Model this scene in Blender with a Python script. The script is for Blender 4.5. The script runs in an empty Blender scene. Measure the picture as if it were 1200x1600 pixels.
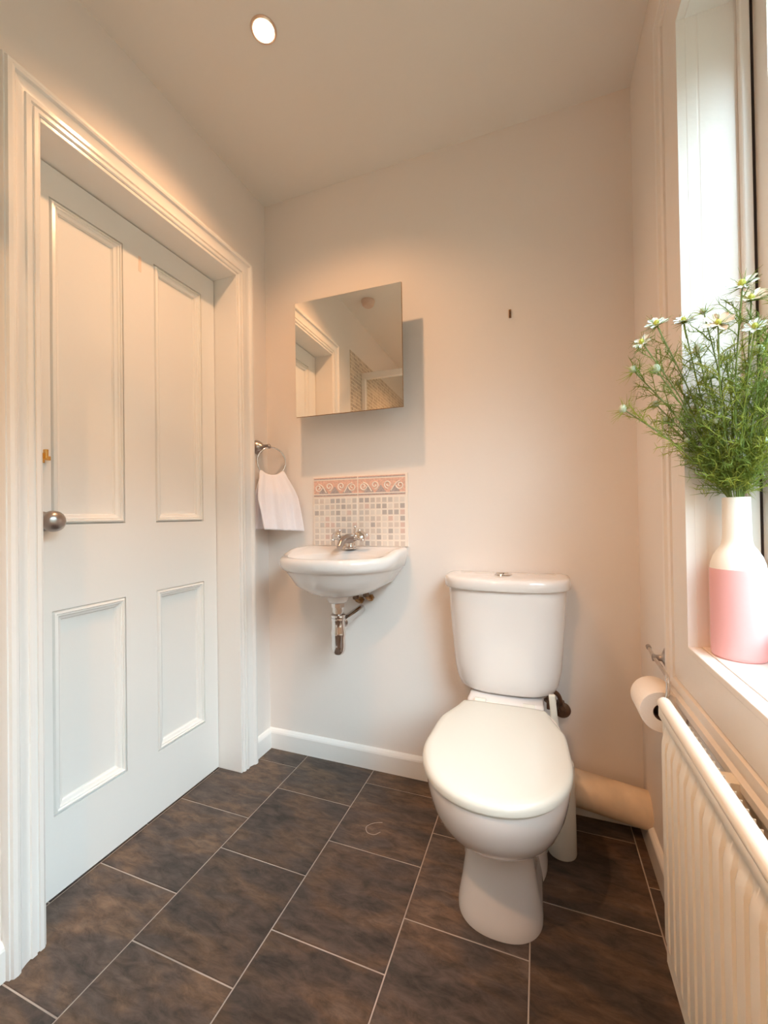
import bpy, bmesh, math, random
from mathutils import Vector, Matrix

S = bpy.context.scene
COL = S.collection
random.seed(7)

# ------------------------------------------------------------------ camera
def cam_axes(yaw, pitch, roll):
    yaw, pitch, roll = map(math.radians, (yaw, pitch, roll))
    cy, sy, cp, sp = math.cos(yaw), math.sin(yaw), math.cos(pitch), math.sin(pitch)
    F = Vector((-sy*cp, cy*cp, -sp)); R = Vector((cy, sy, 0)); D = F.cross(R)
    c, s = math.cos(roll), math.sin(roll)
    return c*R + s*D, -s*R + c*D, F
cd = bpy.data.cameras.new('camera')
cam = bpy.data.objects.new('camera', cd); COL.objects.link(cam)
R_, D_, F_ = cam_axes(20.55, -0.47, 0.824)
m = Matrix.Identity(4)
for i in range(3):
    m[i][0] = R_[i]; m[i][1] = -D_[i]; m[i][2] = -F_[i]
m[2][3] = 1.0
cam.matrix_world = m
cd.sensor_fit = 'HORIZONTAL'; cd.sensor_width = 36; cd.lens = 646.5*36/1200
cd.clip_start = 0.02; cd.clip_end = 200
S.camera = cam

# ------------------------------------------------------------------ world, lights, exposure
S.view_settings.view_transform = 'Standard'; S.view_settings.look = 'None'
S.view_settings.gamma = 1; S.view_settings.use_curve_mapping = False
S.view_settings.exposure = 0.92
SKY_UP = (0.66, 0.87, 0.98); SKY_STR = 10.6
w = bpy.data.worlds.new('sky'); S.world = w; w.use_nodes = True
nt = w.node_tree; N = nt.nodes; N.clear()
tc = N.new('ShaderNodeTexCoord'); sx = N.new('ShaderNodeSeparateXYZ'); rp = N.new('ShaderNodeValToRGB')
bg = N.new('ShaderNodeBackground'); ow = N.new('ShaderNodeOutputWorld')
mr = N.new('ShaderNodeMapRange'); mr.inputs['From Min'].default_value = -0.2; mr.inputs['From Max'].default_value = 0.8
nt.links.new(tc.outputs['Generated'], sx.inputs[0]); nt.links.new(sx.outputs['Z'], mr.inputs['Value'])
nt.links.new(mr.outputs[0], rp.inputs[0]); nt.links.new(rp.outputs[0], bg.inputs[0]); nt.links.new(bg.outputs[0], ow.inputs[0])
e = rp.color_ramp.elements
e[0].position = 0.10; e[0].color = (0.05, 0.06, 0.05, 1)
e[1].position = 0.98; e[1].color = (0.27, 0.33, 0.38, 1)
q = e.new(0.56); q.color = (0.075, 0.080, 0.078, 1)
q = e.new(0.68); q.color = (*SKY_UP, 1)
bg.inputs[1].default_value = SKY_STR
# veiled sun: low, from beyond the window's near end
sl = bpy.data.lights.new('veiled_sun', 'SUN'); sl.energy = SUN_E = 0.95; sl.color = (0.84, 0.93, 1.0); sl.angle = math.radians(38)
so_n = bpy.data.objects.new('veiled_sun', sl); COL.objects.link(so_n); so_n.location = (3, -4, 4)
az, el = math.atan2(-.76, .65), math.radians(32)
so_n.rotation_euler = Vector((math.cos(el)*math.cos(az), math.cos(el)*math.sin(az), math.sin(el))).to_track_quat('Z', 'Y').to_euler()
S.cycles.use_denoising = True
S.cycles.max_bounces = 12; S.cycles.diffuse_bounces = 8; S.cycles.transparent_max_bounces = 12
S.cycles.caustics_reflective = False; S.cycles.caustics_refractive = False
S.cycles.sample_clamp_indirect = 8.0
LAMP_COL = (1.0, 0.53, 0.26); LAMP_W = 46.0

# room numbers (metres, camera above the origin)
XL, XR, YB, YR, ZC = -1.116, 0.297, 1.524, -1.05, 2.37

# ------------------------------------------------------------------ materials
def mat(name, col, rough=0.5, metal=0.0, bump=0.0, bscale=60.0, var=0.0, vscale=3.0, coat=0.0, spec=0.5, sss=0.0, trans=0.0):
    M = bpy.data.materials.new(name); M.use_nodes = True
    t = M.node_tree; b = t.nodes['Principled BSDF']
    b.inputs['Base Color'].default_value = (*col, 1)
    b.inputs['Roughness'].default_value = rough; b.inputs['Metallic'].default_value = metal
    b.inputs['Coat Weight'].default_value = coat; b.inputs['Coat Roughness'].default_value = 0.05
    b.inputs['Specular IOR Level'].default_value = spec
    if sss: b.inputs['Subsurface Weight'].default_value = sss; b.inputs['Subsurface Scale'].default_value = 0.004
    g = t.nodes.new('ShaderNodeNewGeometry')
    if bump:
        n = t.nodes.new('ShaderNodeTexNoise'); n.inputs['Scale'].default_value = bscale; n.inputs['Detail'].default_value = 3
        bu = t.nodes.new('ShaderNodeBump'); bu.inputs['Strength'].default_value = bump; bu.inputs['Distance'].default_value = 0.002
        t.links.new(g.outputs['Position'], n.inputs['Vector']); t.links.new(n.outputs[0], bu.inputs['Height'])
        t.links.new(bu.outputs[0], b.inputs['Normal'])
    if var:
        n = t.nodes.new('ShaderNodeTexNoise'); n.inputs['Scale'].default_value = vscale; n.inputs['Detail'].default_value = 4
        r = t.nodes.new('ShaderNodeValToRGB')
        r.color_ramp.elements[0].position = .3; r.color_ramp.elements[1].position = .7
        r.color_ramp.elements[0].color = (*[c*(1-var) for c in col], 1)
        r.color_ramp.elements[1].color = (*[min(1, c*(1+var*.5)) for c in col], 1)
        t.links.new(g.outputs['Position'], n.inputs['Vector']); t.links.new(n.outputs[0], r.inputs[0]); t.links.new(r.outputs[0], b.inputs['Base Color'])
    return M

M_wall = mat('wall paint', (0.80, 0.745, 0.70), 0.55, bump=.35, bscale=22, var=.02, vscale=1.6)
M_ceil = mat('ceiling paint', (0.78, 0.74, 0.69), 0.8, bump=.2, bscale=30)
M_gloss = mat('white gloss paint', (0.84, 0.82, 0.79), 0.22, bump=.25, bscale=35, coat=.2)
M_door = mat('door gloss paint', (0.84, 0.83, 0.80), 0.25, bump=.22, bscale=26, coat=.15)
M_win = mat('window frame paint', (0.80, 0.76, 0.72), 0.3, bump=.3, bscale=40)
M_ceramic = mat('white glazed ceramic', (0.72, 0.69, 0.67), 0.07, coat=.5)
M_seat = mat('white plastic', (0.67, 0.67, 0.61), 0.2)
M_chrome = mat('chrome', (0.72, 0.69, 0.67), 0.10, 1.0)
M_pewter = mat('brushed pewter', (0.42, 0.38, 0.36), 0.30, 1.0)
M_brass = mat('aged brass', (0.36, 0.20, 0.08), 0.35, 1.0, bump=.5, bscale=200)
M_bezel = mat('satin rose metal', (0.80, 0.60, 0.48), 0.3, 0.8)
M_brasspol = mat('brass', (0.80, 0.48, 0.16), 0.25, 1.0)
M_darkmetal = mat('tarnished metal', (0.16, 0.10, 0.07), 0.45, 0.8, bump=.5, bscale=200)
M_dark = mat('dark gap', (0.03, 0.02, 0.018), 0.8)
M_pipe = mat('painted soil pipe', (0.72, 0.58, 0.43), 0.5, bump=.3, bscale=40, var=.15, vscale=14)
M_rad = mat('radiator enamel', (0.80, 0.74, 0.64), 0.3)
M_towel = mat('white terry cloth', (0.90, 0.89, 0.95), 0.95, bump=1.0, bscale=420)
M_paper = mat('toilet paper', (0.86, 0.79, 0.72), 0.95, bump=.5, bscale=250)
M_card = mat('cardboard core', (0.10, 0.05, 0.035), 0.9)
M_grout = mat('pale grout', (0.46, 0.39, 0.34), 0.85, bump=.5, bscale=150, var=.25, vscale=8)
M_cream = mat('cream tile grout', (0.84, 0.76, 0.68), 0.5)
M_chipA = mat('beige glaze', (0.66, 0.58, 0.52), 0.25); M_chipB = mat('grey glaze', (0.46, 0.42, 0.40), 0.25)
M_chipC = mat('pale glaze', (0.74, 0.68, 0.62), 0.25); M_chipD = mat('pink glaze', (0.68, 0.52, 0.46), 0.25); M_chipE = mat('mid grey glaze', (0.58, 0.53, 0.49), 0.25)
M_orange = mat('terracotta glaze', (0.78, 0.50, 0.40), 0.3, var=.2, vscale=160)
M_greyblue = mat('grey glaze band', (0.48, 0.41, 0.40), 0.3, var=.3, vscale=300)
M_vasew = mat('cream stoneware', (0.86, 0.82, 0.74), 0.5, bump=.15, bscale=90)
M_vasep = mat('pink dipped glaze', (0.80, 0.42, 0.42), 0.45, bump=.15, bscale=90)
M_stem = mat('green stem', (0.16, 0.22, 0.05), 0.5); M_leaf = mat('feathery leaf', (0.20, 0.27, 0.04), 0.5, spec=.3)
M_leaf2 = mat('yellow green leaf', (0.40, 0.45, 0.08), 0.5, spec=.3)
M_petal = mat('white petal', (0.80, 0.84, 0.80), 0.6, sss=.2); M_petalp = mat('blush petal', (0.74, 0.62, 0.48), 0.6, sss=.2)
M_bud = mat('grey green bud', (0.50, 0.56, 0.42), 0.5); M_eye = mat('yellow green eye', (0.46, 0.46, 0.06), 0.5)
M_plast = mat('warm white plastic', (0.66, 0.50, 0.42), 0.5)
M_peach = mat('old peach paint', (0.82, 0.66, 0.56), 0.5)
for _M, _t in ((M_leaf, .35), (M_leaf2, .4)):
    t = _M.node_tree; b = t.nodes['Principled BSDF']; o = t.nodes['Material Output']
    tr = t.nodes.new('ShaderNodeBsdfTranslucent'); tr.inputs[0].default_value = b.inputs['Base Color'].default_value
    mx = t.nodes.new('ShaderNodeMixShader'); mx.inputs[0].default_value = _t
    t.links.new(b.outputs[0], mx.inputs[1]); t.links.new(tr.outputs[0], mx.inputs[2]); t.links.new(mx.outputs[0], o.inputs[0])

def mirror_mat():
    M = mat('mirror silver', (0.90, 0.86, 0.80), 0.0, 1.0); return M
M_mirror = mirror_mat()

def glass_mat():
    M = bpy.data.materials.new('window glass'); M.use_nodes = True; t = M.node_tree; t.nodes.clear()
    o = t.nodes.new('ShaderNodeOutputMaterial'); tr = t.nodes.new('ShaderNodeBsdfTransparent'); g = t.nodes.new('ShaderNodeBsdfGlossy')
    tr.inputs[0].default_value = (.95, .97, .97, 1); g.inputs['Roughness'].default_value = .02
    mx = t.nodes.new('ShaderNodeMixShader'); mx.inputs[0].default_value = .05
    t.links.new(tr.outputs[0], mx.inputs[1]); t.links.new(g.outputs[0], mx.inputs[2]); t.links.new(mx.outputs[0], o.inputs[0])
    return M
M_glass = glass_mat()

def slate_mat():
    M = bpy.data.materials.new('slate floor tile'); M.use_nodes = True; t = M.node_tree; b = t.nodes['Principled BSDF']; L = t.links
    g = t.nodes.new('ShaderNodeNewGeometry'); oi = t.nodes.new('ShaderNodeObjectInfo')
    mul = t.nodes.new('ShaderNodeVectorMath'); mul.operation = 'MULTIPLY_ADD'
    cmb = t.nodes.new('ShaderNodeCombineXYZ'); L.new(oi.outputs['Random'], cmb.inputs[0]); L.new(oi.outputs['Random'], cmb.inputs[1])
    L.new(cmb.outputs[0], mul.inputs[0]); mul.inputs[1].default_value = (37, 53, 0); L.new(g.outputs['Position'], mul.inputs[2])
    mp = t.nodes.new('ShaderNodeMapping'); mp.inputs['Rotation'].default_value = (0, 0, .7); mp.inputs['Scale'].default_value = (1, 2.8, 1); L.new(mul.outputs[0], mp.inputs[0])
    n1 = t.nodes.new('ShaderNodeTexNoise'); n1.inputs['Scale'].default_value = 5; n1.inputs['Detail'].default_value = 6; n1.inputs['Distortion'].default_value = .6
    L.new(mp.outputs[0], n1.inputs['Vector'])
    r = t.nodes.new('ShaderNodeValToRGB'); e = r.color_ramp.elements
    e[0].position = .30; e[0].color = (0.045, 0.037, 0.033, 1); e[1].position = .80; e[1].color = (0.135, 0.100, 0.082, 1)
    k = e.new(.46); k.color = (0.070, 0.053, 0.045, 1); k = e.new(.60); k.color = (0.098, 0.064, 0.043, 1)
    L.new(n1.outputs[0], r.inputs[0])
    n2 = t.nodes.new('ShaderNodeTexNoise'); n2.inputs['Scale'].default_value = 16; n2.inputs['Detail'].default_value = 10; n2.inputs['Roughness'].default_value = .72; n2.inputs['Distortion'].default_value = .5
    L.new(mp.outputs[0], n2.inputs['Vector'])
    r2 = t.nodes.new('ShaderNodeValToRGB'); r2.color_ramp.elements[0].position = .36; r2.color_ramp.elements[0].color = (.62, .62, .62, 1)
    r2.color_ramp.elements[1].position = .70; r2.color_ramp.elements[1].color = (1.9, 1.8, 1.7, 1); L.new(n2.outputs[0], r2.inputs[0])
    mx = t.nodes.new('ShaderNodeMix'); mx.data_type = 'RGBA'; mx.blend_type = 'MULTIPLY'; mx.inputs[0].default_value = 1
    L.new(r.outputs[0], mx.inputs[6]); L.new(r2.outputs[0], mx.inputs[7])
    hs = t.nodes.new('ShaderNodeHueSaturation'); ma = t.nodes.new('ShaderNodeMapRange'); ma.inputs['To Min'].default_value = .85; ma.inputs['To Max'].default_value = 1.2
    L.new(oi.outputs['Random'], ma.inputs[0]); L.new(ma.outputs[0], hs.inputs['Value']); L.new(mx.outputs[2], hs.inputs['Color'])
    L.new(hs.outputs[0], b.inputs['Base Color'])
    b.inputs['Roughness'].default_value = .42; b.inputs['Specular IOR Level'].default_value = .35
    bu = t.nodes.new('ShaderNodeBump'); bu.inputs['Strength'].default_value = .35; bu.inputs['Distance'].default_value = .002
    L.new(n2.outputs[0], bu.inputs['Height']); L.new(bu.outputs[0], b.inputs['Normal'])
    return M
M_slate = slate_mat()

def showertile_mat():
    M = bpy.data.materials.new('shower mosaic'); M.use_nodes = True; t = M.node_tree; b = t.nodes['Principled BSDF']; L = t.links
    g = t.nodes.new('ShaderNodeNewGeometry'); sp = t.nodes.new('ShaderNodeSeparateXYZ'); cb = t.nodes.new('ShaderNodeCombineXYZ'); ad = t.nodes.new('ShaderNodeMath')
    L.new(g.outputs['Position'], sp.inputs[0]); L.new(sp.outputs['X'], ad.inputs[0]); L.new(sp.outputs['Y'], ad.inputs[1]); L.new(ad.outputs[0], cb.inputs[0]); L.new(sp.outputs['Z'], cb.inputs[1])
    br = t.nodes.new('ShaderNodeTexBrick'); br.offset = 0; br.inputs['Scale'].default_value = 1; br.inputs['Brick Width'].default_value = .025; br.inputs['Row Height'].default_value = .025
    br.inputs['Mortar Size'].default_value = .0025; br.inputs['Color1'].default_value = (.62, .50, .38, 1); br.inputs['Color2'].default_value = (.34, .26, .20, 1); br.inputs['Mortar'].default_value = (.78, .70, .58, 1)
    L.new(cb.outputs[0], br.inputs['Vector']); L.new(br.outputs[0], b.inputs['Base Color']); b.inputs['Roughness'].default_value = .3
    return M
M_shower = showertile_mat()

def emit_mat(name, col, st):
    M = bpy.data.materials.new(name); M.use_nodes = True; t = M.node_tree; t.nodes.clear()
    o = t.nodes.new('ShaderNodeOutputMaterial'); e = t.nodes.new('ShaderNodeEmission'); e.inputs[0].default_value = (*col, 1); e.inputs[1].default_value = st
    t.links.new(e.outputs[0], o.inputs[0]); return M
M_bulb = emit_mat('lit lamp face', (1.0, 0.80, 0.55), 9.0)

# ------------------------------------------------------------------ helpers
def obj(name, bm, material, parent=None, smooth=False, bevel=0.0, seg=2, angle=40, recalc=True):
    me = bpy.data.meshes.new(name)
    if recalc: bmesh.ops.recalc_face_normals(bm, faces=bm.faces)
    bm.to_mesh(me); bm.free()
    for mm in (material if isinstance(material, (list, tuple)) else [material]): me.materials.append(mm)
    o = bpy.data.objects.new(name, me); COL.objects.link(o)
    if smooth:
        for p in me.polygons: p.use_smooth = True
        try: me.set_sharp_from_angle(angle=math.radians(angle))
        except Exception: pass
    if bevel:
        b = o.modifiers.new('bevel', 'BEVEL'); b.width = bevel; b.segments = seg; b.limit_method = 'ANGLE'; b.angle_limit = math.radians(35)
    if parent is not None:
        o.parent = parent; o.matrix_parent_inverse = Matrix.Translation(parent.location).inverted() if parent.type == 'EMPTY' or True else None
    return o
def root(name, loc=(0, 0, 0), kind=None, label=None, cat=None, group=None):
    o = bpy.data.objects.new(name, None); COL.objects.link(o); o.location = loc; o.empty_display_size = .05
    tag(o, label, cat, group, kind); return o
def tag(o, label=None, cat=None, group=None, kind=None):
    if label: o['label'] = label
    if cat: o['category'] = cat
    if group: o['group'] = group
    if kind: o['kind'] = kind
    return o
def box(bm, a, b, mi=0):
    x0, y0, z0 = a; x1, y1, z1 = b
    v = [bm.verts.new(p) for p in ((x0,y0,z0),(x1,y0,z0),(x1,y1,z0),(x0,y1,z0),(x0,y0,z1),(x1,y0,z1),(x1,y1,z1),(x0,y1,z1))]
    for f in ((0,3,2,1),(4,5,6,7),(0,1,5,4),(1,2,6,5),(2,3,7,6),(3,0,4,7)):
        bm.faces.new([v[i] for i in f]).material_index = mi
    return bm
def B(a, b): return box(bmesh.new(), a, b)
def loft(bm, rings, cap0=True, cap1=True, closed=True, mi=None):
    V = [[bm.verts.new(p) for p in r] for r in rings]; n = len(V[0])
    for k in range(len(V)-1):
        for i in range(n if closed else n-1):
            j = (i+1) % n
            f = bm.faces.new((V[k][i], V[k][j], V[k+1][j], V[k+1][i]))
            if mi: f.material_index = mi[k]
    if cap0: bm.faces.new(V[0][::-1]).material_index = mi[0] if mi else 0
    if cap1: bm.faces.new(V[-1]).material_index = mi[-1] if mi else 0
    return bm
def egg(cx, yc, z, w, df, db, nf=2.0, nb=2.0, N=64):
    out = []
    for i in range(N):
        t = 2*math.pi*i/N; c, s = math.cos(t), math.sin(t)
        n = nf if s < 0 else nb
        x = cx + w*math.copysign(abs(c)**(2/n), c)
        y = yc + (db if s >= 0 else df)*math.copysign(abs(s)**(2/n), s)
        out.append(Vector((x, y, z)))
    return out
def lathe(bm, prof, M=Matrix.Identity(4), n=32, mi=None, cap=True):
    rings = [[M @ Vector((r*math.cos(2*math.pi*i/n), r*math.sin(2*math.pi*i/n), z)) for i in range(n)] for r, z in prof]
    return loft(bm, rings, cap, cap, True, mi)
def tube(bm, pts, r, n=10, cap=True, radii=None):
    pts = [Vector(p) for p in pts]; rings = []; up = None
    for i, p in enumerate(pts):
        d = (pts[min(i+1, len(pts)-1)] - pts[max(i-1, 0)]).normalized()
        if up is None:
            up = Vector((0, 0, 1)) if abs(d.z) < .9 else Vector((1, 0, 0))
        a = d.cross(up).normalized(); up = a.cross(d).normalized()
        rr = radii[i] if radii else r
        rings.append([p + rr*(a*math.cos(2*math.pi*k/n) + up*math.sin(2*math.pi*k/n)) for k in range(n)])
    return loft(bm, rings, cap, cap)
def bez(p, n=16):   # catmull-rom through points
    P = [Vector(q) for q in p]; P = [P[0]*2-P[1]] + P + [P[-1]*2-P[-2]]; out = []
    for i in range(1, len(P)-2):
        for k in range(n):
            t = k/n; a, b, c, d = P[i-1], P[i], P[i+1], P[i+2]
            out.append(.5*((2*b) + (c-a)*t + (2*a-5*b+4*c-d)*t*t + (3*b-a-3*c+d)*t**3))
    out.append(P[-2]); return out
def axis(loc, d):   # matrix taking +Z to direction d at loc
    d = Vector(d).normalized(); q = Vector((0, 0, 1)).rotation_difference(d)
    return Matrix.Translation(Vector(loc)) @ q.to_matrix().to_4x4()
def sphere(bm, c, r, sc=(1, 1, 1), u=16, v=10):
    prof = [(max(1e-5, math.sin(math.pi*k/v)), -math.cos(math.pi*k/v)) for k in range(v+1)]
    M = Matrix.Translation(Vector(c)) @ Matrix.Diagonal((r*sc[0], r*sc[1], r*sc[2], 1))
    return lathe(bm, prof, M, u)
def frame(bm, mp, a0, b0, a1, b1, prof, open_bottom=False):
    """mitred frame: prof = [(offset outward, height)], mp(a,b,h) -> xyz"""
    rings = []
    for u, h in prof:
        c = [(a0-u, (b0 if open_bottom else b0-u)), (a0-u, b1+u), (a1+u, b1+u), (a1+u, (b0 if open_bottom else b0-u))]
        rings.append([Vector(mp(p, q, h)) for p, q in c])
    # sections at each corner
    sec = [[rings[k][i] for k in range(len(prof))] for i in range(4)]
    V = [[bm.verts.new(p) for p in s] for s in sec]; n = len(prof)
    for i in range(3 if open_bottom else 4):
        j = (i+1) % 4
        for k in range(n):
            l = (k+1) % n
            bm.faces.new((V[i][k], V[i][l], V[j][l], V[j][k]))
    if open_bottom:
        bm.faces.new(V[0]); bm.faces.new(V[3][::-1])
    return bm
Lw = lambda h0: (lambda a, b, h: (h0 + h, a, b))       # left wall map: a=Y, b=Z, h towards room
Rw = lambda h0: (lambda a, b, h: (h0 - h, a, b))       # right wall map

# ------------------------------------------------------------------ structure: floor, walls, ceiling
fl = tag(obj('floor', B((-1.30, YR, -.06), (XR+.0, YB, -.0017)), M_grout), kind='structure')
full_tile = None
P, G = .2935, .0032
def tile_bm(x0, y0, x1, y1):
    bm = bmesh.new(); c = .0012
    lo = [(x0, y0), (x1, y0), (x1, y1), (x0, y1)]
    hi = [(x0+c, y0+c), (x1-c, y0+c), (x1-c, y1-c), (x0+c, y1-c)]
    loft(bm, [[Vector((x, y, -.006)) for x, y in lo], [Vector((x, y, -.0012)) for x, y in lo], [Vector((x, y, 0)) for x, y in hi]])
    return bm
cols = [-1.5095+.0, -1.2145, -.9225, -.6255, -.3310, -.0365, .2570, .5505]
offs = [1.428, 1.424, 1.294, 1.430, 1.277, 1.138+.29, 1.28]
offs = [1.29, 1.1335+.29, 1.2945, 1.4285, 1.272, 1.142, 1.28]
for ci in range(7):
    x0, x1 = cols[ci]+G/2, cols[ci+1]-G/2
    y = offs[ci] + P*2
    while y > YR - P:
        X0, X1, Y0, Y1 = max(x0, -1.262), min(x1, XR-.002), max(y+G/2, YR), min(y+P-.0015-G/2, YB-.002)
        if X1-X0 > .012 and Y1-Y0 > .012:
            t = obj('floor_tile', tile_bm(X0, Y0, X1, Y1), M_slate, fl)
        y -= P-.0015+.0
bm = bmesh.new(); tube(bm, bez([(-.494, 1.262, .0004), (-.520, 1.250, .0004), (-.536, 1.228, .0004), (-.524, 1.207, .0004), (-.500, 1.206, .0004), (-.486, 1.222, .0004)], 8), .0011, 4)
obj('chalk_mark', bm, M_grout, fl)['label'] = 'pale hooked scuff on a dark tile'
tag(obj('ceiling', B((-1.30, YR-.1, ZC), (XR+.2, YB+.1, ZC+.1)), M_ceil), kind='structure')
tag(obj('wall_back', B((XL-.2, YB, -.06), (XR+.2, YB+.1, ZC)), M_wall), kind='structure')
tag(obj('wall_rear', B((XL-.2, YR-.1, -.06), (XR+.2, YR, ZC)), M_wall), kind='structure')
# left wall with the doorway recess
DY0, DY1, DZ = .634, 1.332, 1.966
bm = bmesh.new(); XO = XL-.19
box(bm, (XO, YR, -.06), (XL, DY0, ZC)); box(bm, (XO, DY1, -.06), (XL, YB, ZC)); box(bm, (XO, DY0, DZ), (XL, DY1, ZC)); box(bm, (XO, DY0, -.06), (XL-.165, DY1, DZ))
tag(obj('wall_left', bm, M_wall), kind='structure')
# right wall with the window opening
WY0, WY1, WZ0, WZ1 = -.38, 1.012, .722, 2.015
bm = bmesh.new(); XO = XR+.165
box(bm, (XR, YR, -.06), (XO, WY0, ZC)); box(bm, (XR, WY1, -.06), (XO, YB, ZC)); box(bm, (XR, WY0, WZ1), (XO, WY1, ZC)); box(bm, (XR, WY0, -.06), (XO, WY1, WZ0-.012))
tag(obj('wall_right', bm, M_wall), kind='structure')

# baseboards
def skirting(name, pts_a, pts_b, nrm):
    """straight skirting from a to b (xy), nrm = direction into the room"""
    a, b, n = Vector((*pts_a, 0)), Vector((*pts_b, 0)), Vector((*nrm, 0))
    prof = [(0, 0), (.014, 0), (.014, .066), (.012, .072), (.007, .079), (.002, .083), (0, .083)]
    bm = bmesh.new()
    loft(bm, [[p + n*u + Vector((0, 0, z)) for u, z in prof] for p in (a, b)])
    return obj(name, bm, M_gloss)
tag(skirting('baseboard_back', (XL, YB), (XR, YB), (0, -1)), kind='structure')
tag(skirting('baseboard_left', (XL, DY1+.083), (XL, YB-.0145), (1, 0)), kind='structure')
tag(skirting('baseboard_left', (XL, .26), (XL, DY0-.062), (1, 0)), kind='structure')
tag(skirting('baseboard_right', (XR, YR+.1), (XR, YB-.0145), (-1, 0)), kind='structure')

# ------------------------------------------------------------------ door casing and door
ARCH = [(0, 0), (0, .014), (.004, .017), (.012, .017), (.013, .013), (.017, .013), (.019, .018), (.029, .018), (.031, .014), (.040, .016), (.052, .021), (.056, .027), (.062, .029), (.070, .028), (.073, .022), (.076, .022), (.079, .012), (.079, 0)]
t1 = tag(obj('trim_1', frame(bmesh.new(), Lw(XL), DY0, 0, DY1, DZ, ARCH, True), M_gloss, smooth=True, angle=25), kind='structure')
# lining boards of the doorway
XD = -1.215
bm = bmesh.new(); box(bm, (XD-.055, DY0-.001, 0), (XL+.012, DY0+.003, DZ)); obj('jamb', bm, M_gloss, t1, bevel=.0015)
bm = bmesh.new(); box(bm, (XD-.055, DY1-.010, 0), (XL+.012, DY1+.001, DZ)); obj('jamb', bm, M_gloss, t1, bevel=.0015)
bm = bmesh.new(); box(bm, (XD-.055, DY0+.003, DZ-.010), (XL+.012, DY1-.010, DZ+.001)); obj('head_lining', bm, M_gloss, t1, bevel=.0015)

d1 = root('door_1', (XD-.02, .99, 0.0), kind='structure')
y0, y1, z0, z1 = DY0+.006, DY1-.013, .006, DZ-.014
PA = [(.720, .930), (1.041, 1.252)]; PZ = [(.988, 1.868), (.214, .757)]
XB = XD-.038
bm = bmesh.new()
for a, b in ((y0, PA[0][0]), (PA[0][1], PA[1][0]), (PA[1][1], y1)): box(bm, (XB, a, z0), (XD, b, z1))
for a, b in PA:
    for c, d in ((z0, PZ[1][0]), (PZ[1][1], PZ[0][0]), (PZ[0][1], z1)): box(bm, (XB, a, c), (XD, b, d))
bmesh.ops.remove_doubles(bm, verts=bm.verts, dist=1e-5)
seen = {}
for f in list(bm.faces):
    k = tuple(round(c, 4) for c in f.calc_center_median())
    seen.setdefault(k, []).append(f)
obj('door_leaf', bm, M_door, d1)
PMO = [(0, -.012), (-.003, -.003), (-.006, .002), (-.010, .003), (-.012, -.002), (-.016, -.001), (-.019, -.005), (-.026, -.008), (-.028, -.013), (-.030, -.013), (-.030, -.016), (0, -.016)]
for a, b in PA:
    for c, d in PZ:
        obj('door_panel', B((XB+.008, a, c), (XD-.0145, b, d)), M_door, d1)
        obj('panel_moulding', frame(bmesh.new(), Lw(XD), a, c, b, d, PMO), M_door, d1, smooth=True, angle=20)
kn = bmesh.new()
lathe(kn, [(.026, 0), (.026, .003), (.022, .007), (.011, .009), (.009, .020), (.013, .028), (.023, .034), (.0275, .044), (.026, .055), (.018, .064), (.006, .0675), (.0005, .068)], axis((XD, .697, .997), (1, 0, 0)), 32)
obj('door_knob', kn, M_pewter, d1, smooth=True, angle=60)['label'] = 'dull pewter round door knob'
lb = bmesh.new(); box(lb, (XD, .672, 1.150), (XD+.007, .702, 1.176)); box(lb, (XD+.006, .676, 1.157), (XD+.014, .712, 1.168)); box(lb, (XD+.012, .694, 1.160), (XD+.024, .701, 1.184))
obj('door_bolt', lb, M_brasspol, d1, bevel=.0012)['label'] = 'small brass sliding bolt'
obj('paint_patch', B((XD, .984, 1.812), (XD+.0006, .994, 1.862)), M_peach, d1)['label'] = 'narrow peach mark where old paint shows'

# ------------------------------------------------------------------ window
wr = root('window_1', (XR+.1, .57, WZ0), kind='structure')
WARCH = [(0, 0), (0, .016), (.092, .016), (.093, .011), (.097, .011), (.099, .019), (.112, .021), (.116, .016), (.124, .016), (.127, .024), (.140, .024), (.148, .020), (.155, .010), (.158, .005), (.158, 0)]
obj('window_casing', frame(bmesh.new(), Rw(XR), WY0, WZ0, WY1, WZ1, [(u, h) for u, h in WARCH]), M_win, wr, smooth=True, angle=25)
XS = XR+.095     # room face of the sash
bm = bmesh.new(); box(bm, (XR-.0172, WY0+.0005, WZ0-.012), (XR+.0075, WY1-.0010, WZ0+.0014)); obj('sill_nosing', bm, M_win, wr, bevel=.002)
obj('sill_bed', B((XR-.001, WY0, WZ0-.013), (XR+.02, WY1, WZ0-.006)), M_win, wr)
bm = bmesh.new(); box(bm, (XR+.0080, WY0-.001, WZ0-.012), (XR+.165, WY1-.0005, WZ0+.003)); obj('window_sill', bm, M_win, wr, bevel=.0012)
for (ya, yb, s) in ((WY1-.0005, WY1+.012, 1), (WY0-.012, WY0+.0005, -1)):
    bm = bmesh.new(); box(bm, (XR-.001, min(ya, yb), WZ0), (XR+.019, max(ya, yb), WZ1)); o = obj('reveal_strip', bm, M_win, wr, bevel=.0015)
    bm = bmesh.new(); box(bm, (XR+.0205, min(ya, yb)+(.0 if s > 0 else 0), WZ0+.005), (XR+.082, max(ya, yb), WZ1)); obj('reveal_board', bm, M_win, wr, bevel=.0015)
obj('reveal_head', B((XR-.001, WY0, WZ1-.002), (XR+.082, WY1, WZ1+.012)), M_win, wr, bevel=.001)
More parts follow.
